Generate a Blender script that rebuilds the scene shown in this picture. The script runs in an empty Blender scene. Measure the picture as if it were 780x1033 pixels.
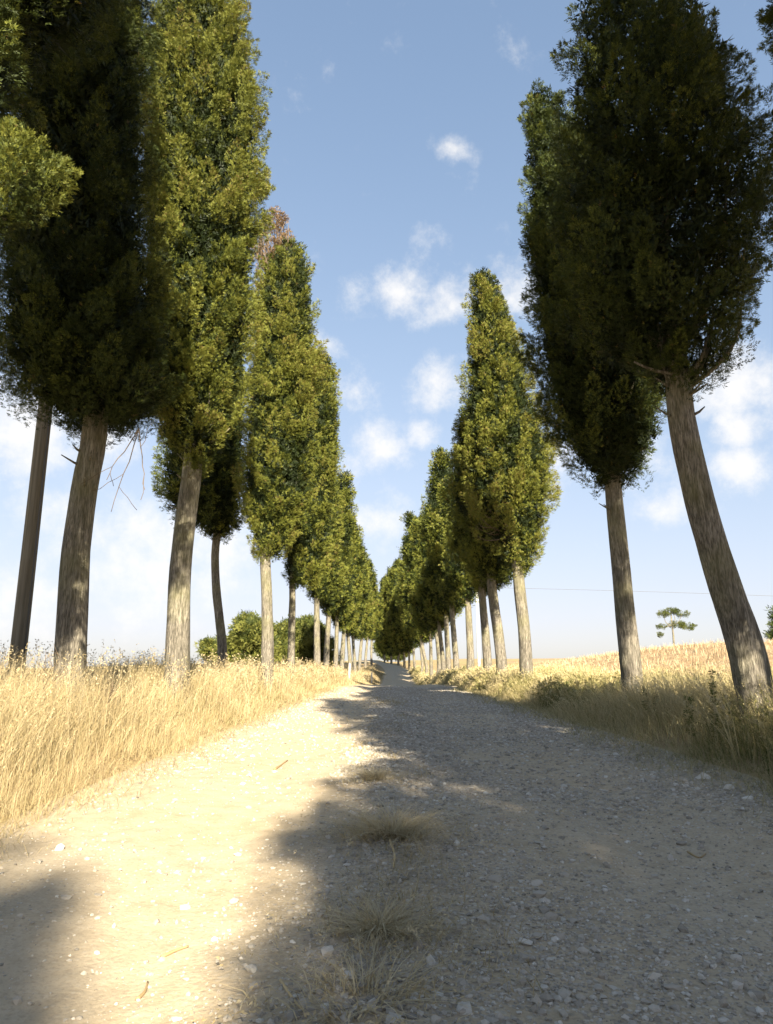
import bpy, math, random
import numpy as np
from mathutils import Vector

R = math.radians
scene = bpy.context.scene
COL = scene.collection

# ------------------------------------------------------------------ camera
EYE = 1.05                       # eye height above the track
FOC = 700.0                      # focal length in photograph pixels (780 x 1033)
PITCH = math.atan(153.0 / FOC)
cam_d = bpy.data.cameras.new("camera")
cam_d.sensor_fit = 'VERTICAL'
cam_d.sensor_height = 36.0
cam_d.lens = 36.0 * FOC / 1033.0
cam_d.clip_start = 0.05
cam_d.clip_end = 6000
cam = bpy.data.objects.new("camera", cam_d)
cam.location = (0, 0, EYE)
cam.rotation_euler = (R(90) + PITCH, 0, 0)
COL.objects.link(cam)
scene.camera = cam

# ------------------------------------------------------------------ light
SUN_EL, SUN_AZ = R(30.0), R(12.0)        # azimuth: to the right of straight behind the camera
to_sun = Vector((math.sin(SUN_AZ) * math.cos(SUN_EL), -math.cos(SUN_AZ) * math.cos(SUN_EL), math.sin(SUN_EL)))
sun_d = bpy.data.lights.new("sun", 'SUN')
sun_d.energy = 3.5
sun_d.angle = R(0.53)
sun_d.color = (1.0, 0.90, 0.72)
sun = bpy.data.objects.new("sun", sun_d)
sun.rotation_euler = to_sun.to_track_quat('Z', 'Y').to_euler()
sun.location = (10, -30, 30)
COL.objects.link(sun)

scene.view_settings.view_transform = 'Standard'
scene.view_settings.look = 'None'
scene.view_settings.exposure = 2.33
scene.view_settings.gamma = 1.0
scene.view_settings.use_curve_mapping = False
scene.cycles.max_bounces = 6
scene.cycles.diffuse_bounces = 1
scene.cycles.transmission_bounces = 3
scene.cycles.use_denoising = True
scene.cycles.use_adaptive_sampling = True
scene.cycles.adaptive_threshold = 0.02


def ray(px, py):
    a = (px - 390.0) / FOC
    b = (516.5 - py) / FOC
    c, s = math.cos(PITCH), math.sin(PITCH)
    return Vector((a, c - b * s, s + b * c))


def at(px, py, Y):
    """world point seen at a photograph pixel, at forward distance Y"""
    d = ray(px, py)
    k = Y / d.y
    return Vector((d.x * k, Y, EYE + d.z * k))


world = bpy.data.worlds.new("World")
scene.world = world
world.use_nodes = True
wt = world.node_tree
wt.nodes.clear()


def N(t, typ, **kw):
    n = t.nodes.new(typ)
    for k, v in kw.items():
        setattr(n, k, v)
    return n


def mth(t, op, a, b=None, c=None, clamp=False):
    n = N(t, 'ShaderNodeMath', operation=op, use_clamp=clamp)
    for i, v in enumerate((a, b, c)):
        if v is None:
            continue
        if isinstance(v, (int, float)):
            n.inputs[i].default_value = v
        else:
            t.links.new(v, n.inputs[i])
    return n.outputs[0]


out = N(wt, 'ShaderNodeOutputWorld')
bg = N(wt, 'ShaderNodeBackground')
bg.inputs['Strength'].default_value = 0.080
sky = N(wt, 'ShaderNodeTexSky', sky_type='NISHITA')
sky.sun_disc = False
sky.sun_elevation = SUN_EL
sky.sun_rotation = math.pi - SUN_AZ
sky.altitude = 200
sky.air_density = 1.25
sky.dust_density = 0.6
sky.ozone_density = 1.9
geo = N(wt, 'ShaderNodeTexCoord')
vdir = geo.outputs['Generated']
# small fair-weather clouds: soft patches at fixed sky directions broken up by noise
CLOUDS = [(462, 150, 25, .85), (362, 298, 40, .62), (412, 290, 42, .85), (445, 306, 52, .9), (522, 290, 55, 1.0), (436, 388, 50, .8),
          (385, 452, 66, .85), (425, 438, 40, .8), (318, 350, 36, .9), (18, 430, 95, 1.05), (95, 445, 60, .9), (150, 565, 120, .85),
          (60, 520, 60, .6), (225, 560, 80, .8), (30, 610, 100, .6), (742, 392, 75, 1.05), (745, 430, 42, 1.0), (752, 470, 55, 1.0),
          (672, 516, 40, .7), (380, 525, 60, .9), (355, 400, 44, .6), (640, 470, 50, .5), (560, 470, 60, .6), (520, 44, 30, .5), (430, 250, 28, .6),
          (900, 420, 120, 1.0), (-150, 450, 140, 1.0), (1000, 560, 150, .8), (-250, 300, 60, .8), (330, -300, 60, .8)]
mask = None
warp = N(wt, 'ShaderNodeTexNoise')
warp.inputs['Scale'].default_value = 9.0
warp.inputs['Detail'].default_value = 3.0
wt.links.new(vdir, warp.inputs['Vector'])
wv = N(wt, 'ShaderNodeVectorMath', operation='MULTIPLY_ADD')
wt.links.new(warp.outputs['Color'], wv.inputs[0])
wv.inputs[1].default_value = (0.10, 0.10, 0.07)
wv2 = N(wt, 'ShaderNodeVectorMath', operation='ADD')
wt.links.new(vdir, wv2.inputs[0])
wv2.inputs[1].default_value = (-0.05, -0.05, -0.035)
wt.links.new(wv2.outputs[0], wv.inputs[2])
sc3 = N(wt, 'ShaderNodeVectorMath', operation='MULTIPLY')
wt.links.new(wv.outputs[0], sc3.inputs[0])
sc3.inputs[1].default_value = (1.0, 1.0, 1.35)
for (px, py, r, s) in CLOUDS:
    d = ray(px, py).normalized()
    s = s + (.14 if py > 420 else .04)
    dist = N(wt, 'ShaderNodeVectorMath', operation='DISTANCE')
    wt.links.new(sc3.outputs[0], dist.inputs[0])
    dist.inputs[1].default_value = (d.x, d.y, d.z * 1.35)
    m = mth(wt, 'MULTIPLY_ADD', dist.outputs['Value'], -s / (r / FOC), s)
    mask = m if mask is None else mth(wt, 'MAXIMUM', mask, m)
mask = mth(wt, 'MAXIMUM', mask, 0.0)
cn = N(wt, 'ShaderNodeTexNoise')
cn.inputs['Scale'].default_value = 21.0
cn.inputs['Detail'].default_value = 7.0
cn.inputs['Roughness'].default_value = 0.68
wt.links.new(vdir, cn.inputs['Vector'])
dens = mth(wt, 'ADD', mask, mth(wt, 'MULTIPLY_ADD', cn.outputs['Fac'], 1.7, -0.98))
mr = N(wt, 'ShaderNodeMapRange', interpolation_type='SMOOTHSTEP')
mr.inputs['From Min'].default_value = 0.0
mr.inputs['From Max'].default_value = 1.0
wt.links.new(dens, mr.inputs['Value'])
cloudf = mth(wt, 'MULTIPLY', mr.outputs[0], 0.86)
cmix = N(wt, 'ShaderNodeMix', data_type='RGBA')
wt.links.new(cloudf, cmix.inputs['Factor'])
# soften the very bright horizon band of the clear-sky model: c / (1 + c / K)
dv = N(wt, 'ShaderNodeVectorMath', operation='MULTIPLY_ADD')
wt.links.new(sky.outputs[0], dv.inputs[0])
dv.inputs[1].default_value = (1 / 3.1, 1 / 3.2, 1 / 4.0)
dv.inputs[2].default_value = (1, 1, 1)
dq = N(wt, 'ShaderNodeVectorMath', operation='DIVIDE')
wt.links.new(sky.outputs[0], dq.inputs[0])
wt.links.new(dv.outputs[0], dq.inputs[1])
wt.links.new(dq.outputs[0], cmix.inputs['A'])
cmix.inputs['B'].default_value = (2.75, 2.68, 2.6, 1)
wt.links.new(cmix.outputs['Result'], bg.inputs['Color'])
wt.links.new(bg.outputs[0], out.inputs[0])

# ------------------------------------------------------------------ numeric helpers
_perm = np.random.default_rng(7).permutation(4096).astype(np.int64)
_pv = np.random.default_rng(8).random(4096)


def _h(ix, iy, iz):
    return _pv[_perm[(_perm[(_perm[ix & 4095] + iy) & 4095] + iz) & 4095]]


def vnoise(x, y, z=0.0):
    x = np.asarray(x, float)
    y = np.asarray(y, float)
    z = np.zeros_like(x) + z
    ix, iy, iz = np.floor(x).astype(np.int64), np.floor(y).astype(np.int64), np.floor(z).astype(np.int64)
    fx, fy, fz = x - ix, y - iy, z - iz
    fx, fy, fz = (f * f * (3 - 2 * f) for f in (fx, fy, fz))
    r = 0
    for a in (0, 1):
        for b in (0, 1):
            for c in (0, 1):
                w = (fx if a else 1 - fx) * (fy if b else 1 - fy) * (fz if c else 1 - fz)
                r = r + w * _h(ix + a, iy + b, iz + c)
    return r * 2 - 1


def fbm(x, y, z=0.0, oct=4):
    r, a, t = 0, 1.0, 0
    for i in range(oct):
        k = 2.03 ** i
        r = r + a * vnoise(np.asarray(x) * k + 17.3 * i, np.asarray(y) * k - 9.1 * i, np.asarray(z) * k + 5.7 * i)
        t += a
        a *= 0.5
    return r / t


def sst(a, b, x):
    t = np.clip((np.asarray(x, float) - a) / (b - a), 0, 1)
    return t * t * (3 - 2 * t)


def unit(v):
    return v / np.maximum(np.linalg.norm(v, axis=-1, keepdims=True), 1e-9)


def link(name, me, mat, parent=None):
    o = bpy.data.objects.new(name, me)
    COL.objects.link(o)
    if mat:
        me.materials.append(mat)
    if parent:
        o.parent = parent
    return o


def mesh_np(name, V, F, tint=None):
    """F: (M,k) index array; tint per vertex"""
    me = bpy.data.meshes.new(name)
    V = np.ascontiguousarray(V, np.float32)
    F = np.ascontiguousarray(F, np.int32)
    me.vertices.add(len(V))
    me.vertices.foreach_set('co', V.ravel())
    k = F.shape[1]
    me.loops.add(F.size)
    me.polygons.add(len(F))
    me.loops.foreach_set('vertex_index', F.ravel())
    me.polygons.foreach_set('loop_start', np.arange(0, F.size, k, dtype=np.int32))
    if tint is not None:
        a = me.attributes.new('tint', 'FLOAT', 'POINT')
        a.data.foreach_set('value', np.ascontiguousarray(tint, np.float32))
    me.update(calc_edges=True)
    return me


class Acc:
    """collects quads into one mesh"""
    def __init__(self):
        self.V, self.F, self.T, self.n = [], [], [], 0

    def add(self, V, F, T=None):
        V = np.asarray(V, float).reshape(-1, 3)
        self.V.append(V)
        self.F.append(np.asarray(F) + self.n)
        self.T.append(np.full(len(V), .5) if T is None else np.broadcast_to(T, (len(V),)))
        self.n += len(V)

    def build(self, name, mat, parent=None):
        me = mesh_np(name, np.concatenate(self.V), np.concatenate(self.F), np.concatenate(self.T))
        return link(name, me, mat, parent)


def thing(name, label, cat, loc=(0, 0, 0), group=None):
    o = bpy.data.objects.new(name, None)
    o.empty_display_size = 0.3
    COL.objects.link(o)
    o.location = loc
    o['label'] = label
    o['category'] = cat
    if group:
        o['group'] = group
    return o


def tag(o, label, cat, group=None):
    o['label'] = label
    o['category'] = cat
    if group:
        o['group'] = group
    return o


# ------------------------------------------------------------------ terrain
_ry = [-200, 0, 22, 36, 48, 62, 78, 100, 125, 160, 250, 600, 5000]
_rz = [0, 0, 0.0, -.03, -.30, -.95, -1.0, -.05, 1.02, 1.5, 1.2, -4, -30]


def zroad(y):
    y = np.asarray(y, float)
    return (np.interp(y - 4, _ry, _rz) + np.interp(y, _ry, _rz) + np.interp(y + 4, _ry, _rz)) / 3


def xroad(y):
    y = np.asarray(y, float)
    return .42 + .014 * np.clip(y - 25, 0, 95) - .004 * np.clip(y - 98, 0, 60) ** 2


def hw(y):
    return np.interp(y, [-100, 25, 45, 100, 400], [2.75, 2.75, 2.1, 1.45, 1.45])


def terrain(x, y):
    x, y = np.broadcast_arrays(np.asarray(x, float), np.asarray(y, float))
    d = x - .42 - np.clip(.014 * np.clip(y - 25, 0, 95), 0, 2)
    w = hw(y)
    z = zroad(y)
    far = sst(60, 140, y)
    left = .36 * sst(0, 2.4, -d - w) - .9 * sst(5.5, 22, -d) - 1.6 * sst(20, 120, -d)
    lump = .0
    right = .32 * sst(0, 1.7, d - w)
    # the field to the right climbs to a low ridge
    f = sst(4.6, 17, d)
    ridge = sst(2, 42, y) * (1 - .9 * sst(60, 140, y))
    right = right + f * (.15 + 1.75 * ridge) - 1.2 * sst(60, 200, d)
    side = np.where(d < 0, left, right)
    bump = .06 * fbm(x * .45, y * .45, 2.2, 3) * sst(0, 2, np.abs(d) - w)
    big = .5 * vnoise(x * .02 + 4, y * .02, 1) * sst(20, 60, np.abs(d))
    return z + side + bump + big


def tz(x, y):
    return float(terrain(np.array([float(x)]), np.array([float(y)]))[0])


# ------------------------------------------------------------------ materials
def mat(name):
    m = bpy.data.materials.new(name)
    m.use_nodes = True
    t = m.node_tree
    t.nodes.clear()
    o = N(t, 'ShaderNodeOutputMaterial')
    b = N(t, 'ShaderNodeBsdfPrincipled')
    b.inputs['Roughness'].default_value = .85
    b.inputs['Specular IOR Level'].default_value = .2
    t.links.new(b.outputs[0], o.inputs[0])
    return m, t, b, o


def ramp(t, fac, stops):
    r = N(t, 'ShaderNodeValToRGB')
    e = r.color_ramp.elements
    e[0].position, e[0].color = stops[0][0], (*stops[0][1], 1)
    e[1].position, e[1].color = stops[-1][0], (*stops[-1][1], 1)
    for p, c in stops[1:-1]:
        x = e.new(p)
        x.color = (*c, 1)
    t.links.new(fac, r.inputs[0])
    return r.outputs[0]


def noise(t, scale, detail=5, rough=.55, vec=None, stretch=None):
    n = N(t, 'ShaderNodeTexNoise')
    n.inputs['Scale'].default_value = scale
    n.inputs['Detail'].default_value = detail
    n.inputs['Roughness'].default_value = rough
    if vec is None:
        vec = N(t, 'ShaderNodeNewGeometry').outputs['Position']
    if stretch:
        mp = N(t, 'ShaderNodeVectorMath', operation='MULTIPLY')
        t.links.new(vec, mp.inputs[0])
        mp.inputs[1].default_value = stretch
        vec = mp.outputs[0]
    t.links.new(vec, n.inputs['Vector'])
    return n.outputs['Fac']


def mixc(t, f, a, b, blend='MIX'):
    n = N(t, 'ShaderNodeMix', data_type='RGBA', blend_type=blend)
    if isinstance(f, (int, float)):
        n.inputs['Factor'].default_value = f
    else:
        t.links.new(f, n.inputs['Factor'])
    for k, v in (('A', a), ('B', b)):
        if isinstance(v, tuple):
            n.inputs[k].default_value = (*v, 1)
        else:
            t.links.new(v, n.inputs[k])
    return n.outputs['Result']


def bump(t, b, h, strength, dist):
    n = N(t, 'ShaderNodeBump')
    n.inputs['Strength'].default_value = strength
    n.inputs['Distance'].default_value = dist
    t.links.new(h, n.inputs['Height'])
    t.links.new(n.outputs[0], b.inputs['Normal'])


def tint_fac(t):
    a = N(t, 'ShaderNodeAttribute', attribute_name='tint')
    return a.outputs['Fac']


def leafmat(name, stops, trans=.22, tcol=(.16, .17, .02)):
    m, t, b, o = mat(name)
    c = ramp(t, tint_fac(t), stops)
    t.links.new(c, b.inputs['Base Color'])
    b.inputs['Roughness'].default_value = .6
    tr = N(t, 'ShaderNodeBsdfTranslucent')
    t.links.new(c, tr.inputs['Color'])
    mx = N(t, 'ShaderNodeMixShader')
    mx.inputs[0].default_value = trans
    t.links.new(b.outputs[0], mx.inputs[1])
    t.links.new(tr.outputs[0], mx.inputs[2])
    t.links.new(mx.outputs[0], o.inputs[0])
    return m


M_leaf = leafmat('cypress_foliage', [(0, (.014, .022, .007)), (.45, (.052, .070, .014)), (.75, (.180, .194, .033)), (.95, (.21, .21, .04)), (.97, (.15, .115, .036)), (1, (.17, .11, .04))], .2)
M_oak = leafmat('broadleaf_foliage', [(0, (.045, .06, .015)), (.5, (.14, .155, .032)), (1, (.23, .23, .055))], .25)
M_pine = leafmat('pine_foliage', [(0, (.04, .06, .018)), (.5, (.09, .11, .03)), (1, (.14, .15, .04))])
M_dead = leafmat('dead_foliage', [(0, (.14, .09, .045)), (1, (.29, .195, .10))], .1)
M_straw = leafmat('dry_grass', [(0, (.10, .11, .03)), (.22, (.22, .205, .08)), (.4, (.34, .26, .125)), (.75, (.46, .365, .20)), (1, (.56, .475, .30))], .25)
M_verge = leafmat('verge_grass', [(0, (.07, .095, .022)), (.3, (.15, .16, .045)), (.6, (.40, .33, .15)), (1, (.64, .53, .30))], .25)
M_stub = leafmat('stubble_straw', [(0, (.31, .215, .12)), (.5, (.47, .35, .21)), (1, (.57, .46, .30))], .2)


def m_bark(name, dark, light, moss):
    m, t, b, o = mat(name)
    obj = N(t, 'ShaderNodeTexCoord').outputs['Object']
    r1 = noise(t, 17, 7, .65, obj, (1, 1, .11))
    r2 = noise(t, 60, 5, .65, obj, (1, 1, .13))
    big = noise(t, 1.1, 3, .5, obj)
    c = ramp(t, r1, [(.3, dark), (.52, tuple((a + c_) / 2 for a, c_ in zip(dark, light))), (.72, light)])
    c = mixc(t, ramp(t, r2, [(.42, (0, 0, 0)), (.6, (.75, .75, .75))]), c, tuple(v * .55 for v in dark))
    c = mixc(t, ramp(t, big, [(.45, (0, 0, 0)), (.7, (.5, .5, .5))]), c, moss)
    t.links.new(c, b.inputs['Base Color'])
    h = mth(t, 'ADD', mth(t, 'MULTIPLY', r1, 1.0), mth(t, 'MULTIPLY', r2, .5))
    bump(t, b, h, 1.0, .045)
    b.inputs['Roughness'].default_value = .92
    return m


M_bark = m_bark('cypress_bark', (.085, .074, .055), (.42, .375, .30), (.22, .21, .09))
M_twig, t_, b_, o_ = mat('dead_wood')
b_.inputs['Base Color'].default_value = (.13, .095, .065, 1)
M_litter, t_, b_, o_ = mat('dry_straw_piece')
t_.links.new(ramp(t_, tint_fac(t_), [(0, (.28, .19, .09)), (1, (.62, .48, .26))]), b_.inputs['Base Color'])

# pole timber
M_pole, t_, b_, o_ = mat('weathered_pole_wood')
oc = N(t_, 'ShaderNodeTexCoord').outputs['Object']
g_ = noise(t_, 22, 5, .6, oc, (1, 1, .03))
t_.links.new(ramp(t_, g_, [(.3, (.10, .085, .06)), (.7, (.24, .215, .165))]), b_.inputs['Base Color'])
bump(t_, b_, g_, .5, .01)
M_conc, t_, b_, o_ = mat('pale_concrete')
t_.links.new(ramp(t_, noise(t_, 6, 4), [(.3, (.55, .53, .48)), (.7, (.68, .66, .6))]), b_.inputs['Base Color'])
M_wire, t_, b_, o_ = mat('cable')
b_.inputs['Base Color'].default_value = (.12, .12, .12, 1)

# dirt track
M_road, t_, b_, o_ = mat('dirt_track')
pos = N(t_, 'ShaderNodeNewGeometry').outputs['Position']
grav = tint_fac(t_)                                  # 0 smooth wheel track .. 1 gravelly
fine = noise(t_, 55, 6, .65, pos)
med = noise(t_, 7, 5, .6, pos)
lg = noise(t_, .9, 4, .55, pos)
c = ramp(t_, med, [(.25, (.36, .275, .165)), (.55, (.48, .378, .245)), (.8, (.56, .455, .31))])
c = mixc(t_, ramp(t_, lg, [(.35, (0, 0, 0)), (.7, (.6, .6, .6))]), c, (.46, .39, .285))
vor = N(t_, 'ShaderNodeTexVoronoi', feature='F1')
vor.inputs['Scale'].default_value = 42
t_.links.new(pos, vor.inputs['Vector'])
stone = ramp(t_, N(t_, 'ShaderNodeSeparateColor').outputs[0], [(0, (.2, .2, .2)), (1, (.5, .5, .5))])
sepc = N(t_, 'ShaderNodeSeparateColor')
t_.links.new(vor.outputs['Color'], sepc.inputs[0])
stone = ramp(t_, sepc.outputs[0], [(0, (.26, .215, .155)), (.5, (.38, .33, .25)), (1, (.58, .53, .44))])
sm = mth(t_, 'MULTIPLY', grav, ramp(t_, vor.outputs['Distance'], [(.28, (.85, .85, .85)), (.52, (0, 0, 0))]))
c = mixc(t_, sm, c, stone)
c = mixc(t_, ramp(t_, fine, [(.3, (.55, .55, .55)), (.5, (0, 0, 0))]), c, (.27, .215, .145))
t_.links.new(c, b_.inputs['Base Color'])
hgt = mth(t_, 'ADD', mth(t_, 'MULTIPLY', fine, .55),
          mth(t_, 'ADD', mth(t_, 'MULTIPLY', med, .8), mth(t_, 'MULTIPLY', mth(t_, 'MULTIPLY', grav, mth(t_, 'SUBTRACT', .55, vor.outputs['Distance'])), .7)))
bump(t_, b_, hgt, .8, .009)
b_.inputs['Roughness'].default_value = .95

M_ground, t_, b_, o_ = mat('dry_earth')
c = ramp(t_, noise(t_, 1.6, 6, .6), [(.3, (.24, .165, .085)), (.55, (.36, .26, .13)), (.8, (.46, .34, .18))])
c = mixc(t_, ramp(t_, noise(t_, .05, 3), [(.45, (0, 0, 0)), (.65, (.7, .7, .7))]), c, (.30, .27, .12))
t_.links.new(c, b_.inputs['Base Color'])
bump(t_, b_, noise(t_, 12, 6, .7), .8, .05)

M_field, t_, b_, o_ = mat('stubble_field')
pos = N(t_, 'ShaderNodeNewGeometry').outputs['Position']
c = ramp(t_, noise(t_, 3.5, 7, .7, pos), [(.28, (.26, .17, .09)), (.5, (.42, .30, .17)), (.75, (.54, .42, .265))])
c = mixc(t_, ramp(t_, noise(t_, .9, 5, .65, pos, (1, .22, 1)), [(.45, (0, 0, 0)), (.6, (.5, .5, .5))]), c, (.31, .195, .095))
t_.links.new(c, b_.inputs['Base Color'])
bump(t_, b_, noise(t_, 9, 6, .75, pos), 1.0, .12)

M_stone, t_, b_, o_ = mat('road_stone')
pos = N(t_, 'ShaderNodeNewGeometry').outputs['Position']
c = ramp(t_, tint_fac(t_), [(0, (.22, .20, .165)), (.5, (.42, .375, .305)), (1, (.68, .64, .56))])
c = mixc(t_, ramp(t_, noise(t_, 40, 5, .6, pos), [(.4, (0, 0, 0)), (.7, (.5, .5, .5))]), c, (.40, .33, .24))
t_.links.new(c, b_.inputs['Base Color'])
bump(t_, b_, noise(t_, 60, 5, .6, pos), .5, .008)

# ------------------------------------------------------------------ ground, field, track
def sheet(name, xs, ys, zf, m, tintf=None):
    X, Y = np.meshgrid(xs, ys)
    Z = zf(X, Y)
    V = np.stack([X.ravel(), Y.ravel(), Z.ravel()], 1)
    nx, ny = len(xs), len(ys)
    i = np.arange(nx * ny).reshape(ny, nx)
    F = np.stack([i[:-1, :-1].ravel(), i[:-1, 1:].ravel(), i[1:, 1:].ravel(), i[1:, :-1].ravel()], 1)
    T = None if tintf is None else tintf(X, Y).ravel()
    o = link(name, mesh_np(name, V, F, T), m)
    return o


def graded(a, b, lo, hi, step, grow):
    """dense between a and b, growing to lo / hi"""
    v = list(np.arange(a, b + 1e-6, step))
    s, x = step, v[-1]
    while x < hi:
        s *= grow
        x += s
        v.append(x)
    s, x = step, v[0]
    pre = []
    while x > lo:
        s *= grow
        x -= s
        pre.append(x)
    return np.array(pre[::-1] + v)


def under_track(X, Y):
    d = np.abs(X - xroad(Y)) - hw(Y)
    return terrain(X, Y) - .07 * (1 - sst(-.25, .05, d))


g = sheet('ground', graded(-12, 14, -4500, 4500, .25, 1.09), graded(-6, 70, -120, 5200, .35, 1.07), under_track, M_ground)
g['kind'] = 'structure'


def field_z(X, Y):
    e = sst(0, .6, X - 5.3) * (1 - sst(88, 92, X))
    fur = .035 * np.sin((X * .93 + Y * .36) * 2 * math.pi / 1.3 + 1.2 * fbm(X * .2, Y * .2, 3))
    clod = .11 * fbm(X * 1.3, Y * 1.3, 6, 4) + .12 * np.maximum(vnoise(X * .33, Y * .33, 9), 0) ** 2
    swell = .22 * np.sin((X * .9 + Y * .45) * .33 + .8 * vnoise(X * .07, Y * .07, 3)) * sst(8, 20, X)
    return terrain(X, Y) - .03 + e * (.06 + (fur + clod + swell) * sst(.3, 3, X - 5.3))


f = sheet('stubble_field', graded(5.3, 40, 5.3, 92, .16, 1.05), graded(3, 55, -8, 95, .16, 1.06), field_z, M_field)
f['kind'] = 'structure'


def gravelly(X, Y):
    d = X - xroad(Y)
    g = .22 + .16 * sst(-.6, .2, d) + .75 * np.exp(-((d + .25) / .55) ** 2)                  # centre ridge
    g += .55 * sst(1.6, 2.5, d) + .35 * sst(-1.9, -2.6, d) * 0
    g += .55 * sst(.0, .5, fbm(X * .55, Y * .35, 4.4, 3) + .1 * (d > -.2)) * sst(-1.2, -.1, d)
    g += .35 * sst(4.5, 2.5, Y) * sst(-1.0, -.2, d)
    g -= .5 * np.exp(-((d + 1.35) / .5) ** 2) * sst(4, 6, Y)
    return np.clip(g, 0, 1)


def track_relief(X, Y):
    d = X - xroad(Y)
    rut = -.05 * np.exp(-((d + 1.35) / .45) ** 2) - .055 * np.exp(-((d - 1.25) / .5) ** 2) + .025 * np.exp(-((d + .3) / .4) ** 2)
    rel = .02 * fbm(X * 1.1, Y * .8, 1.5, 3) + .010 * fbm(X * 6, Y * 6, 2.5, 3) * (.4 + gravelly(X, Y))
    return rut + rel


def track_z(X, Y):
    w = hw(Y)
    d = np.abs(X - xroad(Y))
    fade = 1 - sst(-.35, .25, d - w)
    return terrain(X, Y) + .02 + track_relief(X, Y) * fade - .10 * sst(.15, .55, d - w)


ys = [1.2]
while ys[-1] < 235:
    ys.append(ys[-1] + max(.012, .008 * ys[-1]))
ys = np.array([-40, -20, -10, -5, -2, -.5, .5] + ys)
us = np.linspace(-1, 1, 300)
YY, UU = np.meshgrid(ys, us, indexing='ij')
XX = xroad(YY) + UU * (hw(YY) + .55)
V = np.stack([XX.ravel(), YY.ravel(), track_z(XX, YY).ravel()], 1)
i = np.arange(V.shape[0]).reshape(YY.shape)
F = np.stack([i[:-1, :-1].ravel(), i[:-1, 1:].ravel(), i[1:, 1:].ravel(), i[1:, :-1].ravel()], 1)
o = link('dirt_track', mesh_np('dirt_track', V, F, gravelly(XX, YY).ravel()), M_road)
o['kind'] = 'structure'


# ------------------------------------------------------------------ tubes
def tube(P, rad, sides=12, rng=None, flute=0.0, flare=0.0, seed=0.0):
    P = np.asarray(P, float)
    n = len(P)
    rad = np.broadcast_to(np.asarray(rad, float), (n,))
    T = unit(np.gradient(P, axis=0))
    ref = np.array([0, 1.0, 0]) if abs(T[0][1]) < .9 else np.array([1.0, 0, 0])
    S = unit(ref - T * (T @ ref)[:, None])
    B = np.cross(T, S)
    a = np.linspace(0, 2 * math.pi, sides, endpoint=False)
    ca, sa = np.cos(a), np.sin(a)
    rr = rad[:, None] * np.ones(sides)
    if flute or flare:
        zz = np.linspace(0, 1, n)[:, None] * np.linalg.norm(P[-1] - P[0])
        rr = rr * (1 + flute * fbm(ca[None] * 2.2 + seed, sa[None] * 2.2 + 0 * zz, zz * .55 + seed, 3))
        rr = rr * (1 + .5 * flute * fbm(ca[None] * 5 + seed, sa[None] * 5 + 0 * zz, zz * 1.6, 2))
        lob = 1 + .35 * np.sin(5 * a + seed)[None] + .2 * np.sin(3 * a + 2 * seed)[None]
        rr = rr * (1 + flare * np.exp(-zz / .28) * lob)
    V = P[:, None] + rr[..., None] * (ca[None, :, None] * S[:, None] + sa[None, :, None] * B[:, None])
    i = np.arange(n * sides).reshape(n, sides)
    j = np.roll(i, -1, 1)
    F = np.stack([i[:-1].ravel(), j[:-1].ravel(), j[1:].ravel(), i[1:].ravel()], 1)
    V = V.reshape(-1, 3)
    # close the ends with a fan of quads
    c0, c1 = len(V), len(V) + 1
    V = np.vstack([V, P[0], P[-1]])
    e = []
    for k in range(0, sides, 2):
        a0, a1, a2 = k, (k + 1) % sides, (k + 2) % sides
        e.append((c0, a2, a1, a0))
        o_ = (n - 1) * sides
        e.append((c1, o_ + a0, o_ + a1, o_ + a2))
    return V, np.vstack([F, np.array(e)])


def smooth_path(pts, n):
    pts = np.asarray(pts, float)
    t = np.linspace(0, 1, len(pts))
    u = np.linspace(0, 1, n)
    # Catmull-Rom style through cubic Hermite
    m = np.gradient(pts, t, axis=0)
    k = np.clip(np.searchsorted(t, u, side='right') - 1, 0, len(pts) - 2)
    h = t[k + 1] - t[k]
    s = ((u - t[k]) / h)[:, None]
    h = h[:, None]
    return ((2 * s ** 3 - 3 * s ** 2 + 1) * pts[k] + (s ** 3 - 2 * s ** 2 + s) * h * m[k]
            + (-2 * s ** 3 + 3 * s ** 2) * pts[k + 1] + (s ** 3 - s ** 2) * h * m[k + 1])


# ------------------------------------------------------------------ foliage
def sprays(P, A, L, W, rng, tint, twigs=6, face=None):
    """flat feathery sprays of narrow leaf-scale twigs; P,A (n,3)"""
    n = len(P)
    A = unit(A)
    rnd = unit(rng.normal(size=(n, 3)))
    S = unit(np.cross(A, rnd if face is None else face + .55 * rnd))
    Vs, Ts = [], []
    for j in range(twigs):
        last = j == twigs - 1
        s = 0 if last else (1 if j % 2 else -1)
        f0 = j / twigs * .75
        st = P + A * (L * f0)[:, None]
        ang = .0 if last else .68
        d = A * math.cos(ang) + S * (s * math.sin(ang)) + .34 * unit(rng.normal(size=(n, 3)))
        ln = L * ((.55 - .3 * f0) if not last else .45) * rng.uniform(.75, 1.25, n)
        pr = np.cross(d, np.cross(A, S))
        w = (W * rng.uniform(.8, 1.25, n))[:, None]
        lo = st + d * (ln * .18)[:, None]
        Vs.append(np.stack([lo + pr * w, st + d * ln[:, None], lo - pr * w], 1))
        Ts.append(np.repeat(np.clip(tint + rng.normal(0, .06, n), 0, 1)[:, None], 3, 1))
    V = np.concatenate(Vs).reshape(-1, 3)
    T = np.concatenate(Ts).ravel()
    F = np.arange(len(V)).reshape(-1, 3)
    return V, F, T


def prof(rows, z):
    """rows: (z,cx,cy,r) -> interpolated arrays"""
    rows = np.array(sorted(rows))
    zz = rows[:, 0]
    return (np.interp(z, zz, rows[:, 1]), np.interp(z, zz, rows[:, 2]), np.interp(z, zz, rows[:, 3]))


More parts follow.
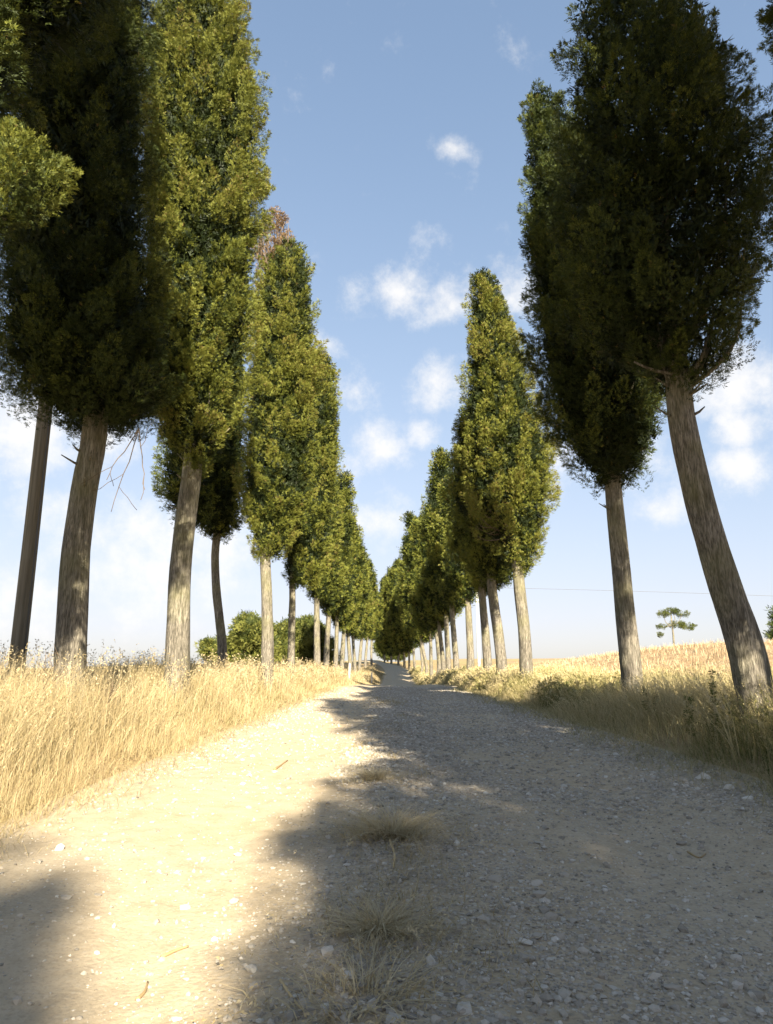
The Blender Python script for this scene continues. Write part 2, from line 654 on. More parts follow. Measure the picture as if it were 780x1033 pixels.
def crown_mesh(rows, seed, ls, lump=.2, dens=1.0, tone=.5, up=.75, plume=1.0, fill=1.0, bough=1.0):
    rng = np.random.default_rng(seed)
    rows = sorted(rows)
    z0, z1 = rows[0][0], rows[-1][0]
    zs = np.linspace(z0, z1, 200)
    _, _, rz = prof(rows, zs)
    area = 2 * math.pi * float(np.sum((rz[1:] + rz[:-1]) / 2 * np.diff(zs)))
    npl = int(area / (.080 * plume ** 2) * dens) + 4
    w = np.cumsum(rz + .12)

    def surf(n):
        z = np.interp(rng.random(n), w / w[-1], zs)
        th = rng.uniform(0, 2 * math.pi, n)
        return z, np.cos(th), np.sin(th), prof(rows, z)

    z, ct, stn, (cx, cy, r) = surf(npl)
    # big boughs with dark furrows between them
    nb = max(3, int(area / (.46 * bough * plume)))
    bz, bc, bs, (bx, by, br) = surf(nb)
    B = np.stack([bx + bc * br, by + bs * br, bz], 1)
    Q = np.stack([cx + ct * r, cy + stn * r, z], 1)
    near = np.zeros(npl, int)
    dist = np.zeros(npl)
    for a in range(0, npl, 2000):
        d = Q[a:a + 2000, None] - B[None]
        d[..., 2] *= .6
        d = np.sqrt((d ** 2).sum(-1))
        near[a:a + 2000] = d.argmin(1)
        dist[a:a + 2000] = d.min(1)
    rb_ = rng.normal(0, .5, nb)
    size = .44 * math.sqrt(bough * plume)
    q = Q
    lm = vnoise(q[:, 0] * .95 + seed, q[:, 1] * .95, q[:, 2] * .55) + .5 * vnoise(q[:, 0] * 2.3, q[:, 1] * 2.3 + seed, q[:, 2] * 1.5)
    inner = rng.random(npl) < .25
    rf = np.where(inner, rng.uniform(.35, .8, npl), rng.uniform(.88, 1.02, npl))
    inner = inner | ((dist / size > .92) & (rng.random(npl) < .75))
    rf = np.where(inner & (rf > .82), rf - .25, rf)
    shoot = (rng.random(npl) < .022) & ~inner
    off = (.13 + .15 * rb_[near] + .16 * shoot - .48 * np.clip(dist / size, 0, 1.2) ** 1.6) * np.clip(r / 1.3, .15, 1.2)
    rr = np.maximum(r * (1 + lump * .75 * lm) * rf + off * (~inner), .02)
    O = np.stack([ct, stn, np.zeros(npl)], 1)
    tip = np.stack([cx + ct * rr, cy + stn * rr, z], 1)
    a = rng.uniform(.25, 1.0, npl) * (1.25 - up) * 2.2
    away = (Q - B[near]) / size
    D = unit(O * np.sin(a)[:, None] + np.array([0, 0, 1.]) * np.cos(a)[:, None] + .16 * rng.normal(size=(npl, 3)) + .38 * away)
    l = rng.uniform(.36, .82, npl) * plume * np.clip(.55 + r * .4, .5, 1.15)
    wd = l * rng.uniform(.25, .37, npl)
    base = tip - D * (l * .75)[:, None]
    ptint = np.clip(tone + .12 * lm + .10 * rb_[near] + rng.normal(0, .08, npl) - .22 * inner - .12 * np.clip(dist / size - .5, 0, 1), 0, .9)  # inner and furrow leaves tinted darker, painting in the shade there
    ns = np.maximum((92 * l / .55 * plume / ls ** 2).astype(int), 5)
    idx = np.repeat(np.arange(npl), ns)
    n = len(idx)
    t = rng.random(n) ** .8
    ph = rng.uniform(0, 2 * math.pi, n)
    s1 = unit(np.cross(D, np.array([.31, .57, .2])))[idx]
    s2 = np.cross(D[idx], s1)
    ro = s1 * np.cos(ph)[:, None] + s2 * np.sin(ph)[:, None]
    wr = wd[idx] * np.sin(np.pi * np.clip(t, .05, .97) ** .75) * rng.uniform(.5, 1.0, n)
    P = base[idx] + D[idx] * (t * l[idx])[:, None] + ro * wr[:, None]
    A = D[idx] * .8 + ro * .75 + .38 * rng.normal(size=(n, 3)) + O[idx] * .25
    L = .088 * ls * rng.uniform(.7, 1.25, n)
    W = .0074 * ls * np.ones(n)
    tint = np.clip(ptint[idx] + .16 * (t - .5) + rng.normal(0, .06, n), 0, .93)
    brown = rng.random(n) < .005
    tint[brown] = .99
    tw = 5 if ls < 1.6 else 4
    if ls >= 1.6:
        W = W * 1.25
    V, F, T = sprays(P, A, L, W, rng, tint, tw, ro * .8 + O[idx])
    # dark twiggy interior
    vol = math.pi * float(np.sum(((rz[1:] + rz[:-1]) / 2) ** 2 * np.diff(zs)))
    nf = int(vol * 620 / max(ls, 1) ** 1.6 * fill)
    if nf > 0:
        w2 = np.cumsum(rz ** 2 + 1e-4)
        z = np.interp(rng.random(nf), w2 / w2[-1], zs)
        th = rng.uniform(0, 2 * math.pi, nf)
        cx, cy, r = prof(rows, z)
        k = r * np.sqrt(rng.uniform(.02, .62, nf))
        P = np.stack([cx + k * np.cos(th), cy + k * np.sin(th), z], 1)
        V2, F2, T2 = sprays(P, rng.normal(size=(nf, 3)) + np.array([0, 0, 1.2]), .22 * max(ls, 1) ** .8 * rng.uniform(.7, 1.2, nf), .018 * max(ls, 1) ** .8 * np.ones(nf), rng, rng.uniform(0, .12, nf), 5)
        F = np.concatenate([F, F2 + len(V)])
        V = np.concatenate([V, V2])
        T = np.concatenate([T, T2])
    return V, F, T


def limb_path(p0, p1, rng, n=9, sag=.12):
    p0, p1 = np.array(p0), np.array(p1)
    t = np.linspace(0, 1, n)[:, None]
    d = p1 - p0
    L = np.linalg.norm(d)
    mid = np.sin(np.pi * t) * (rng.normal(size=3) * .06 * L + np.array([d[0] * .12, d[1] * .12, -.12 * L]))
    return p0 + d * t + mid


GROUP_L = 'cypresses in the left-hand row of the avenue'
GROUP_R = 'cypresses in the right-hand row of the avenue'


def cypress(label, group, base, trunk, rad, rows, seed, ls, lump=.2, dens=1.0, tone=.5, limbs=6, crown_from=None, sides=22, extra=None, plume=1.0, flare=.5, fill=1.0):  # tone paints light into leaf colour: lower on shaded trees, higher on sunlit ones
    """base (x,y); trunk: list of world points up to where the crown closes; rows: crown (z,cx,cy,r)"""
    rng = np.random.default_rng(seed + 1000)
    x, y = base
    z = tz(x, y)
    root = thing('cypress', label, 'tree', (x, y, z), group)
    org = np.array([x, y, z])
    rows = sorted(rows)
    # trunk runs on up through the crown
    pts = [np.array((x, y, z - .15))] + [np.array(p, float) for p in trunk]
    last = pts[-1]
    ztop = rows[-1][0]
    k0 = len(pts)
    for f in (.25, .5, .75, .93):
        zz = last[2] + (ztop - last[2]) * f
        cx, cy, _ = prof(rows, zz)
        m = min(1, f * 1.6)
        pts.append(np.array([last[0] * (1 - m) + cx * m, last[1] * (1 - m) + cy * m, zz]))
    pts = np.array(pts)
    # resample evenly
    dd = np.concatenate([[0], np.cumsum(np.linalg.norm(np.diff(pts, axis=0), axis=1))])
    path = smooth_path(pts, 40)
    # radius by height
    zb = last[2]
    hgt = path[:, 2] - z
    rads = np.where(path[:, 2] < zb, rad * (1 - .22 * np.clip(hgt / max(zb - z, .1), 0, 1)),
                    rad * .78 * (1 - .93 * np.clip((path[:, 2] - zb) / (ztop - zb), 0, 1) ** .8))
    path2, rads2 = [], []
    s = np.concatenate([[0], np.cumsum(np.linalg.norm(np.diff(path, axis=0), axis=1))])
    ss = np.concatenate([np.linspace(0, 1.0, 10, endpoint=False), np.linspace(1.0, s[-1], 46)])
    path2 = np.stack([np.interp(ss, s, path[:, i]) for i in range(3)], 1)
    rads2 = np.interp(ss, s, rads)
    V, F = tube(path2 - org, rads2, sides, flute=.14, flare=flare, seed=seed * 1.37)
    link('trunk', mesh_np('trunk', V, F), M_bark, root)
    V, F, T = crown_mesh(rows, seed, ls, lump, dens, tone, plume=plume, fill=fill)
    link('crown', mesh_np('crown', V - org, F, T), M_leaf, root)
    for k in range(limbs):
        th = 2 * math.pi * (k + rng.random() * .7) / limbs
        zz = zb + rng.uniform(.05, .9) * (1.6 if k % 2 else .9)
        pz = zb + rng.uniform(1.0, 3.0)
        if zz > pz - .5:
            pz = zz + .8
        pz = min(pz, ztop - .6)
        cx, cy, r = prof(rows, pz)
        i0 = np.argmin(np.abs(path[:, 2] - zz))
        r0 = rads[i0] * rng.uniform(.22, .4)
        end = np.array([cx + math.cos(th) * r * .55, cy + math.sin(th) * r * .55, pz])
        lp = limb_path(path[i0], end, rng)
        V, F = tube(lp - org, np.linspace(r0, .012, len(lp)), 8)
        link('limb', mesh_np('limb', V, F), M_bark, root)
    for k in range(5 if sides > 20 else 0):
        i0 = rng.integers(14, 24)
        if path[i0, 2] > zb or path[i0, 2] < z + 1.6:
            continue
        th = rng.uniform(math.pi, 2 * math.pi)
        d = np.array([math.cos(th), math.sin(th), rng.uniform(.1, .7)])
        q = path[i0] + d * rads[i0] * .7
        V, F = tube(np.array([q, q + d * .10, q + d * rng.uniform(.16, .3) + np.array([0, 0, .03])]) - org, [.022, .016, .007], 8)
        link('branch_stub', mesh_np('branch_stub', V, F), M_bark, root)
    if extra:
        extra(root, org, path, rads, rng)
    return root


def rows_px(Y, tr, dy=0.0, thin=1.02):
    """traced crown outline at distance Y -> real crown rows (z, cx, cy, r)"""
    res = []
    for (py, xl, xr) in tr:
        a, b = at(xl, py, Y), at(xr, py, Y)
        res.append((a.z, (a.x + b.x) / 2, Y + dy, max(.06, (b.x - a.x) / 2 * thin)))
    return res


def pts_px(Y, tr):
    return [tuple(at(px, py, Y)) for px, py in tr]


def twiggy(name, root, org, p0, dirs, r0, rng, m, n=3):
    """a bare dead branch that forks"""
    acc = Acc()
    for d in dirs:
        p = np.array(p0, float)
        L = np.linalg.norm(d)
        q = p + np.array(d)
        t = np.linspace(0, 1, 8)[:, None]
        wob = np.cumsum(rng.normal(size=(8, 3)) * .02 * L, axis=0) * np.sin(t * np.pi * .5)
        path = p + (q - p) * t + wob
        V, F = tube(path - org, np.linspace(r0, .004, 8), 6)
        acc.add(V, F)
        for k in range(n):
            i = rng.integers(2, 7)
            e = path[i] + (np.array(d) * .35 + rng.normal(size=3) * .22 * L) * rng.uniform(.6, 1)
            pp = path[i] + (e - path[i]) * np.linspace(0, 1, 5)[:, None] + rng.normal(size=(5, 3)) * .01
            pp[0] = path[i]
            V, F = tube(pp - org, np.linspace(r0 * .45, .004, 5), 6)
            acc.add(V, F)
    return acc.build(name, m, root)


# ------------------------------------------------------------------ the avenue: left row
def extra_near_left(root, org, path, rads, rng):
    p = at(10, 185, 4.5)
    rows = [(p.z - .40, p.x - .12, 4.5, .10), (p.z - .15, p.x - .05, 4.5, .32), (p.z + .1, p.x + .02, 4.5, .36), (p.z + .32, p.x, 4.55, .24), (p.z + .46, p.x, 4.55, .06)]
    V, F, T = crown_mesh(rows, 77, .5, .75, 1.5, .58, plume=.6, fill=0)
    link('bough', mesh_np('bough', V - org, F, T), M_leaf, root)
    lp = limb_path(path[18], np.array([p.x, 4.5, p.z - .3]), rng)
    V, F = tube(lp - org, np.linspace(.05, .015, len(lp)), 8)
    link('limb', mesh_np('limb', V, F), M_bark, root)


Y = 4.7
cypress('cypress cut off by the left edge, its sunlit bough at the upper left', GROUP_L, (-4.2, Y),
        [(-4.2, Y, 1.6), (-4.1, Y, 3.6)], .2,
        [(3.9, -4.1, Y, .35), (4.4, -4.1, Y, .9), (5.2, -4.1, Y, 1.05), (6.2, -4.05, Y, 1.15), (7, -3.9, Y, 1.5), (8, -3.85, Y, 1.95), (10, -3.85, Y, 1.9), (12, -3.9, Y, 1.5), (14, -4, Y, .7), (15.0, -4, Y, .08)],
        11, .75, .16, .85, .42, extra=extra_near_left)

Y = 9.8


def extra_l2(root, org, path, rads, rng):
    p = at(140, 432, 9.6)
    twiggy('dead_branch', root, org, tuple(p), [tuple(at(108, 492, 9.3) - p), tuple(at(118, 512, 9.5) - p), tuple(at(140, 500, 9.2) - p)], .008, rng, M_twig, 2)


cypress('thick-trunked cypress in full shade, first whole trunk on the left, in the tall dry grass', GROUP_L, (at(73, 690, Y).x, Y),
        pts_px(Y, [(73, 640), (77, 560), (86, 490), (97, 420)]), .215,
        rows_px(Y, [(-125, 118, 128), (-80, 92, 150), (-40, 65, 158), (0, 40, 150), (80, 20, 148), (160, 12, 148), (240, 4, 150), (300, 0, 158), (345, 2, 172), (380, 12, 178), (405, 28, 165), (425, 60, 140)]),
        12, .78, .17, 1.25, .36, limbs=8, extra=extra_l2, sides=36)  # low tone: leaves painted darker for the shade on this tree


Y = 13.4


def extra_l3(root, org, path, rads, rng):
    p = at(168, 372, 12.6)
    rows = [(p.z - .75, p.x, 12.6, .12), (p.z - .4, p.x, 12.6, .42), (p.z + .1, p.x + .05, 12.6, .58), (p.z + .6, p.x + .1, 12.7, .42), (p.z + .95, p.x + .1, 12.8, .08)]
    V, F, T = crown_mesh(rows, 78, 1.1, .3, 1.3, .6, fill=.3)
    link('bough', mesh_np('bough', V - org, F, T), M_leaf, root)
    p0 = path[np.argmin(np.abs(path[:, 2] - at(190, 460, 13.4).z))]
    for (a, b) in ((232, 432), (222, 410), (212, 395)):
        lp = limb_path(p0 + rng.normal(size=3) * .05, np.array(at(a, b, 13.2 + rng.uniform(-.5, .6))), rng)
        V, F = tube(lp - org, np.linspace(.03, .010, len(lp)), 8)
        link('limb', mesh_np('limb', V, F), M_bark, root)


cypress('tallest sunlit cypress on the left, its bare limbs fanning out above a grey trunk', GROUP_L, (at(180, 676, Y).x, Y),
        pts_px(Y, [(180, 640), (182, 580), (188, 520), (195, 462)]), .235,
        rows_px(Y, [(-48, 196, 206), (-25, 178, 226), (5, 160, 236), (45, 148, 254), (100, 142, 262), (200, 142, 263), (300, 142, 262), (350, 140, 255), (390, 142, 245), (425, 150, 240), (452, 170, 228), (470, 190, 210)]),
        13, .85, .2, 1.15, .72, limbs=8, extra=extra_l3, sides=32)  # high tone: leaves painted lighter for the sun on this crown

Y = 25
cypress('slim dark cypress with a thin curved trunk standing back from the left row', GROUP_L, (at(226, 674, Y).x, Y),
        pts_px(Y, [(224, 650), (219, 600), (217, 560), (219, 528)]), .17,
        rows_px(Y, [(255, 212, 220), (290, 198, 240), (350, 186, 248), (420, 172, 250), (470, 162, 250), (505, 164, 246), (525, 185, 244), (540, 212, 230)]),
        14, 1.7, .25, .9, .45, limbs=6)

Y = 22


def extra_l5(root, org, path, rads, rng):
    acc = Acc()
    for k in range(26):
        p = at(266 + rng.uniform(0, 22), 268 + rng.uniform(-8, 12), Y + rng.uniform(-.4, .3))
        q = at(262 + rng.uniform(0, 36), 216 + rng.uniform(0, 34), Y + rng.uniform(-.6, .4))
        lp = limb_path(tuple(p), tuple(q), rng, 7)
        V, F = tube(lp - org, np.linspace(.03, .010, 7), 6)
        acc.add(V, F)
    acc.build('dead_branch', M_twig, root)
    rows = rows_px(Y, [(292, 260, 276), (270, 258, 294), (250, 258, 298), (230, 264, 292), (212, 274, 282)])
    V, F, T = crown_mesh(rows, 79, 1.2, .4, .65, .5, fill=0)
    link('dead_top', mesh_np('dead_top', V - org, F, T), M_dead, root)


cypress('sunlit cypress with a dead brown top, standing by the left edge of the track', GROUP_L, (at(270, 684, Y).x, Y),
        pts_px(Y, [(270, 650), (269, 600), (268, 545)]), .2,
        rows_px(Y, [(246, 285, 303), (268, 266, 314), (300, 258, 318), (350, 252, 320), (400, 246, 322), (450, 243, 322), (500, 243, 316), (530, 248, 300), (560, 258, 286)]),
        15, 1.1, .24, 1.05, .74, limbs=5, extra=extra_l5)

Y = 30
cypress('slender-trunked cypress with a blunt sunlit top, behind the one with the dead top', GROUP_L, (at(294, 682, Y).x, Y),
        pts_px(Y, [(294, 650), (295, 610), (296, 565)]), .165,
        rows_px(Y, [(360, 318, 332), (375, 308, 338), (420, 298, 344), (470, 290, 344), (520, 284, 338), (560, 284, 332), (590, 290, 318)]),
        16, 1.4, .24, 1.05, .72, limbs=4)


def simple_rows(x, y, H, r, zb, lean, rng, wob=.12):
    z = tz(x, y)
    prof_ = [(0, .15), (.05, .6), (.14, .9), (.3, 1.0), (.5, 1.0), (.7, .9), (.85, .68), (.94, .42), (1, .08)]
    return [(z + zb + (H - zb) * u, x + lean * u + rng.normal() * wob * (u > .1), y + rng.normal() * wob, r * f * rng.uniform(.88, 1.12)) for u, f in prof_]


ORD = ['seventh', 'eighth', 'ninth', 'tenth', 'eleventh', 'twelfth', 'thirteenth', 'fourteenth', 'fifteenth', 'sixteenth', 'seventeenth', 'eighteenth', 'nineteenth', 'twentieth']
LEFT = [  # px of trunk foot, Y, height, crown radius, crown base, lean
    (321, 40, 11.4, 1.25, 4.7, .4), (331, 47, 14.2, 1.25, 4.6, 1.0), (338, 54, 11.8, 1.2, 4.8, .6), (345, 61, 14.2, 1.2, 4.6, .7), (352, 69, 12.2, 1.3, 4.8, .6),
    (358, 78, 15.2, 1.3, 4.6, .6), (363, 88, 12.0, 1.3, 4.6, .6), (369, 99, 15.4, 1.4, 4.4, .5), (375, 111, 11.5, 1.5, 4.2, .5)]
rg = np.random.default_rng(5)
for k, (px, Y, H, r, zb, lean) in enumerate(LEFT):
    x = at(px, 670, Y).x
    z = tz(x, Y)
    H2 = H + (.0 if z > -.5 else -z * .6)
    cypress(f'sunlit distant cypress, {ORD[k]} of the left row counted away from the viewer', GROUP_L, (x, Y),
            [(x + rg.normal() * .08, Y, z + 1.4), (x + rg.normal() * .12, Y, z + zb)], rg.uniform(.17, .23),
            simple_rows(x, Y, H2, r, zb - .3, lean, rg, .2), 30 + k, min(4.2, Y / 20), .2, 1.0, .68, limbs=0, sides=14, plume=1.15)

# ------------------------------------------------------------------ right row
Y = 4.1


def extra_r0(root, org, path, rads, rng):
    p = at(772, 35, 4.6)
    rows = [(p.z - .30, p.x + .14, 4.6, .03), (p.z - .12, p.x + .14, 4.6, .10), (p.z + .1, p.x + .12, 4.6, .15), (p.z + .35, p.x + .2, 4.6, .15), (p.z + .5, p.x + .2, 4.6, .05)]
    V, F, T = crown_mesh(rows, 80, .5, .5, 1.2, .4, plume=.6, fill=0)
    link('bough', mesh_np('bough', V - org, F, T), M_leaf, root)
    lp = limb_path(path[20], np.array([p.x + .2, 4.6, p.z - .2]), rng)
    V, F = tube(lp - org, np.linspace(.05, .015, len(lp)), 8)
    link('limb', mesh_np('limb', V, F), M_bark, root)


cypress('cypress just outside the frame, one dark bough entering the upper right corner', GROUP_R, (5.5, Y),
        [(5.45, Y, 1.6), (5.4, Y, 3.8)], .2,
        [(4.0, 5.3, Y, .3), (4.6, 5.2, Y, .8), (5.6, 5.1, Y, 1.0), (7, 4.95, Y, 1.4), (9, 4.9, Y, 1.75), (12, 4.9, Y, 1.6), (14, 5, Y, .8), (15.2, 5, Y, .08)],
        21, 1.2, .16, .9, .42, extra=extra_r0)

Y = 8.4


def extra_r1(root, org, path, rads, rng):
    p0 = path[np.argmin(np.abs(path[:, 2] - at(687, 385, 8.4).z))]
    for (a, b, w, dy) in ((664, 325, .06, -.2), (690, 322, .055, -.1), (714, 338, .05, -.3), (748, 306, .035, -.3), (640, 365, .03, -.4), (716, 268, .03, -.2), (700, 300, .04, .4)):
        lp = limb_path(p0 + np.array([rng.normal() * .06, 0, rng.uniform(-.3, .1)]), np.array(at(a, b, 8.4 + dy)), rng)
        V, F = tube(lp - org, np.linspace(w, .012, len(lp)), 8)
        link('limb', mesh_np('limb', V, F), M_bark, root)
    p = at(690, 20, 8.4)
    rows = rows_px(8.4, [(-30, 680, 692), (-5, 672, 705), (25, 665, 712), (70, 660, 735)])
    V, F, T = crown_mesh(rows, 81, 1.0, .2, 1.0, .42)
    link('bough', mesh_np('bough', V - org, F, T), M_leaf, root)


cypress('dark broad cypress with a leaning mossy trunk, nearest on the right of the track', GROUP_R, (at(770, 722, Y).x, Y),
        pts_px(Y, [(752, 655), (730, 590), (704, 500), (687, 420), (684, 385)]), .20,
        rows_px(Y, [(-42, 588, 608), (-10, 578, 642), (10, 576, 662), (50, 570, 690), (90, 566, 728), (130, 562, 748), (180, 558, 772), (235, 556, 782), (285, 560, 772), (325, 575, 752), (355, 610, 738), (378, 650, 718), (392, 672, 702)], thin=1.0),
        22, .75, .24, 1.05, .36, limbs=5, extra=extra_r1, sides=36, fill=.35)  # low tone again, shade put into the leaf colour

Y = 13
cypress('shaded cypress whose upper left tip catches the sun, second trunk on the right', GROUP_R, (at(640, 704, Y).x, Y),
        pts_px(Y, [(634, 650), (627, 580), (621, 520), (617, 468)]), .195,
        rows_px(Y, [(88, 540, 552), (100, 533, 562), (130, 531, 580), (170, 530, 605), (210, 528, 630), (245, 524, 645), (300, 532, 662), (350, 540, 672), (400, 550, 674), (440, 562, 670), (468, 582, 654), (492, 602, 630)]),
        23, .95, .2, 1.2, .38, limbs=7, sides=32)  # leaf colour kept dark for the shaded crown

Y = 22


def extra_r3(root, org, path, rads, rng):
    acc = Acc()
    for k in range(16):
        p = at(518 + rng.uniform(-5, 6), 545 - rng.uniform(0, 25), 21.8)
        q = at(498 + rng.uniform(-18, 12), 520 + rng.uniform(-25, 25), 21.5 + rng.uniform(-.6, .4))
        lp = limb_path(tuple(p), tuple(q), rng, 7)
        V, F = tube(lp - org, np.linspace(.022, .007, 7), 6)
        acc.add(V, F)
    acc.build('dead_branch', M_twig, root)


cypress('pointed sunlit cypress with a pale straight trunk, third trunk on the right', GROUP_R, (at(531, 678, Y).x, Y),
        pts_px(Y, [(529, 640), (524, 590), (520, 545), (516, 510)]), .21,
        rows_px(Y, [(275, 478, 492), (284, 474, 502), (320, 472, 516), (350, 471, 526), (400, 467, 538), (450, 465, 556), (480, 468, 560), (510, 474, 557), (535, 486, 550), (560, 505, 544), (578, 522, 534)]),
        24, 1.1, .24, 1.1, .78, limbs=6, extra=extra_r3, sides=28)

RIGHT = [  # px, Y, H, r, zb, lean
    (507, 27, 11.4, 1.25, 4.0, -.7), (493, 31, 11.0, 1.2, 4.2, -.6), (474, 38, 11.4, 1.25, 4.4, -.5), (461, 44.5, 15.0, 1.3, 4.6, -.9), (453, 50, 10.8, 1.3, 4.6, -.6),
    (447, 55, 13.2, 1.3, 4.4, -1.4), (441, 61, 11.2, 1.3, 4.6, -.7), (436, 68, 16.2, 1.45, 4.4, -2.0), (430, 77, 12.4, 1.4, 4.4, -1.2), (425, 86, 17, 1.6, 4.0, -1.5), (419, 95, 13.5, 1.6, 3.6, -.9),
    (413, 103, 15, 1.7, 3.0, -.5), (408, 111, 15.4, 1.8, 2.4, -.4), (402, 119, 18, 1.9, 2.0, -.3), (395, 127, 17, 1.9, 1.8, -.3), (388, 136, 16.5, 1.9, 1.8, 0)]
ORDR = ['fourth', 'fifth', 'sixth'] + ORD
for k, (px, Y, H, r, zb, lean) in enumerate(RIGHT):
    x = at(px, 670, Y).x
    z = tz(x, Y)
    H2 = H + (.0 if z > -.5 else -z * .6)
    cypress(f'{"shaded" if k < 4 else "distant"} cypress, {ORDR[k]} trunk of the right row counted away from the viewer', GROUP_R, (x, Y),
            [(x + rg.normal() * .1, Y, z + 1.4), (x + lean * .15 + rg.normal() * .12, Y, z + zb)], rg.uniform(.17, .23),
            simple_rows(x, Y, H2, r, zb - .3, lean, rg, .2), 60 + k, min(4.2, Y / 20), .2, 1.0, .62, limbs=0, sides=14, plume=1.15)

# trees of the two rows behind the viewer: they throw the shade on the foreground
BEHIND = [(4.9, -.3, 12.0, 1.4, 0), (4.55, -4.3, 15.5, 1.4, -.3), (4.9, -6.8, 12, 1.35, -.5), (4.5, -9.5, 9.9, 1.3, -.8), (5.3, -12.8, 10.9, 1.3, -1.2), (4.33, -22.4, 15.6, 1.3, -1.0), (5.6, -19, 13, 1.3, -1.0), (-3.55, -1.2, 14, 1.6, 0), (-4.5, -7, 14, 1.6, 0)]
for k, (x, Y, H, r, lean) in enumerate(sorted(BEHIND, key=lambda b: (b[0] < 0, -b[1]))):
    z = tz(x, Y)
    side = 'right' if x > 0 else 'left'
    n = ['first', 'second', 'third', 'fourth', 'fifth', 'sixth', 'seventh'][k if x > 0 else k - 7]
    cypress(f'cypress behind the viewpoint casting shade forward, {n} back in the {side} row', GROUP_R if x > 0 else GROUP_L, (x, Y),
            [(x, Y, z + 1.5), (x, Y, z + (6.8 if -4 < x < 0 else 3.6))], .2, simple_rows(x, Y, H, r, 6.8 if -4 < x < 0 else 3.8, lean, rg), 90 + k, 2.0, .28, 1.1 if Y < -12 else .68, .5, fill=.15, limbs=0, sides=12, plume=1.2)


# ------------------------------------------------------------------ other trees
def blob_tree(name, label, cat, base, trunk_h, rad, blobs, seed, ls, m, group=None, up=.3, dens=1.0, tone=.5, fill=.6):
    x, y = base
    z = tz(x, y)
    root = thing(name, label, cat, (x, y, z), group)
    rng = np.random.default_rng(seed)
    org = np.array([x, y, z])
    top = np.array([x, y, z + trunk_h])
    V, F = tube(np.array([(x, y, z - .1), (x + .05, y, z + trunk_h * .5), tuple(top)]) - org, [rad, rad * .8, rad * .5], 10)
    link('trunk', mesh_np('trunk', V, F), M_bark, root)
    acc = Acc()
    for (bx, by, bz, rx, rz) in blobs:
        rows = [(z + bz - rz, x + bx, y + by, rx * .25), (z + bz - rz * .75, x + bx, y + by, rx * .72), (z + bz, x + bx, y + by, rx),
                (z + bz + rz * .7, x + bx, y + by, rx * .75), (z + bz + rz, x + bx, y + by, rx * .1)]
        V, F, T = crown_mesh(rows, seed + int(bx * 97 + bz * 31) % 1000, ls, .45, dens, tone, up, fill=fill)
        acc.add(V - org, F, T)
    acc.build('crown', m, root)
    k = 0
    for (bx, by, bz, rx, rz) in blobs[:5]:
        lp = limb_path((x, y, z + trunk_h * .7), (x + bx, y + by, z + bz - rz * .1), rng)
        V, F = tube(lp - org, np.linspace(rad * .45, .02, len(lp)), 8)
        link('limb', mesh_np('limb', V, F), M_bark, root)
    return root


GB = 'bushy trees beyond the left row'
rb = np.random.default_rng(44)
BUSH = [(222, 58, 3.0, 1.5, 'low yellow-green tree at the left end of the bushy trees beyond the dry grass'),
        (248, 57, 4.6, 2.0, 'tallest bushy tree beyond the dry grass, just right of the thin curved trunk'),
        (287, 62, 4.4, 2.0, 'bushy green tree seen between the dead-topped cypress and the slender trunk'),
        (312, 66, 4.9, 2.1, 'bushy dark green tree right of the slender cypress trunk'),
        (268, 70, 4.6, 2.2, 'bushy tree partly hidden behind the straight sunlit trunk on the left')]
for k, (px, Y, H, r, lab) in enumerate(BUSH):
    x = at(px, 670, Y).x
    H = (H + max(0, -tz(x, Y)) * .9) * 1.12
    r = r * 1.15
    bl = [(rb.normal() * .5, rb.normal() * .5, H * .32, r, H * .3), (rb.normal() * .3, 0, H * .68, r * .78, H * .3)]
    for j in range(5):
        a = rb.uniform(0, 6.28)
        bl.append((math.cos(a) * r * .7, math.sin(a) * r * .7, H * rb.uniform(.3, .75), r * .5, H * .17))
    blob_tree('bushy_tree', lab, 'tree', (x, Y), H * .5, .14, bl, 120 + k, 3.2, M_oak, GB, tone=[.95, .85, .8, .65, .8][k])

Y = 62
xx = at(680, 655, Y).x
zb_ = tz(xx, Y)
zz = lambda py: at(680, py, Y).z - zb_
px_m = Y / FOC
blob_tree('lone_pine', 'small flat-topped tree standing alone on the crest of the stubble field', 'tree', (xx, Y), zz(616), .10,
          [(-.6, 0, zz(619), .75, .22), (.2, .2, zz(616), .9, .24), (.95, 0, zz(619), .6, .2), (-.9, 0, zz(632), .45, .2), (.5, .2, zz(630), .9, .25), (1.5, 0, zz(632), .7, .24), (-1.1, 0, zz(640), .3, .2)],
          140, 1.3, M_pine, dens=1.1, tone=.75, fill=.0)
xx = at(792, 660, 50).x
zb_ = tz(xx, 50)
z2 = lambda py: at(790, py, 50).z - zb_
blob_tree('field_tree', 'dark green tree cut off by the right edge, beyond the stubble field', 'tree', (xx, 50), z2(620), .15,
          [(-.5, 0, z2(642), .8, .4), (0, 0, z2(632), 1.0, .45), (-.2, 0, z2(620), .75, .4), (.4, .2, z2(612), .6, .4), (.5, .3, z2(640), 1.1, .5)], 141, 2.4, M_pine, dens=.8, tone=.3)
# trees that close the far end of the avenue
for k, (px, Y, H, r, lab) in enumerate([(391, 160, 8, 3.0, 'dark tree closing the far end of the avenue where the track leaves'), (402, 175, 7, 3.0, 'pale distant tree seen over the last rise of the track')]):
    x = at(px, 660, Y).x
    bl = [(0, 0, H * .4, r, H * .35), (.5, 0, H * .7, r * .8, H * .28), (-1.4, .5, H * .5, r * .6, H * .25), (1.5, .5, H * .45, r * .6, H * .25)]
    blob_tree('distant_tree', lab, 'tree', (x, Y), H * .5, .2, bl, 150 + k, 5, M_oak, dens=.7, tone=[.3, .5][k])

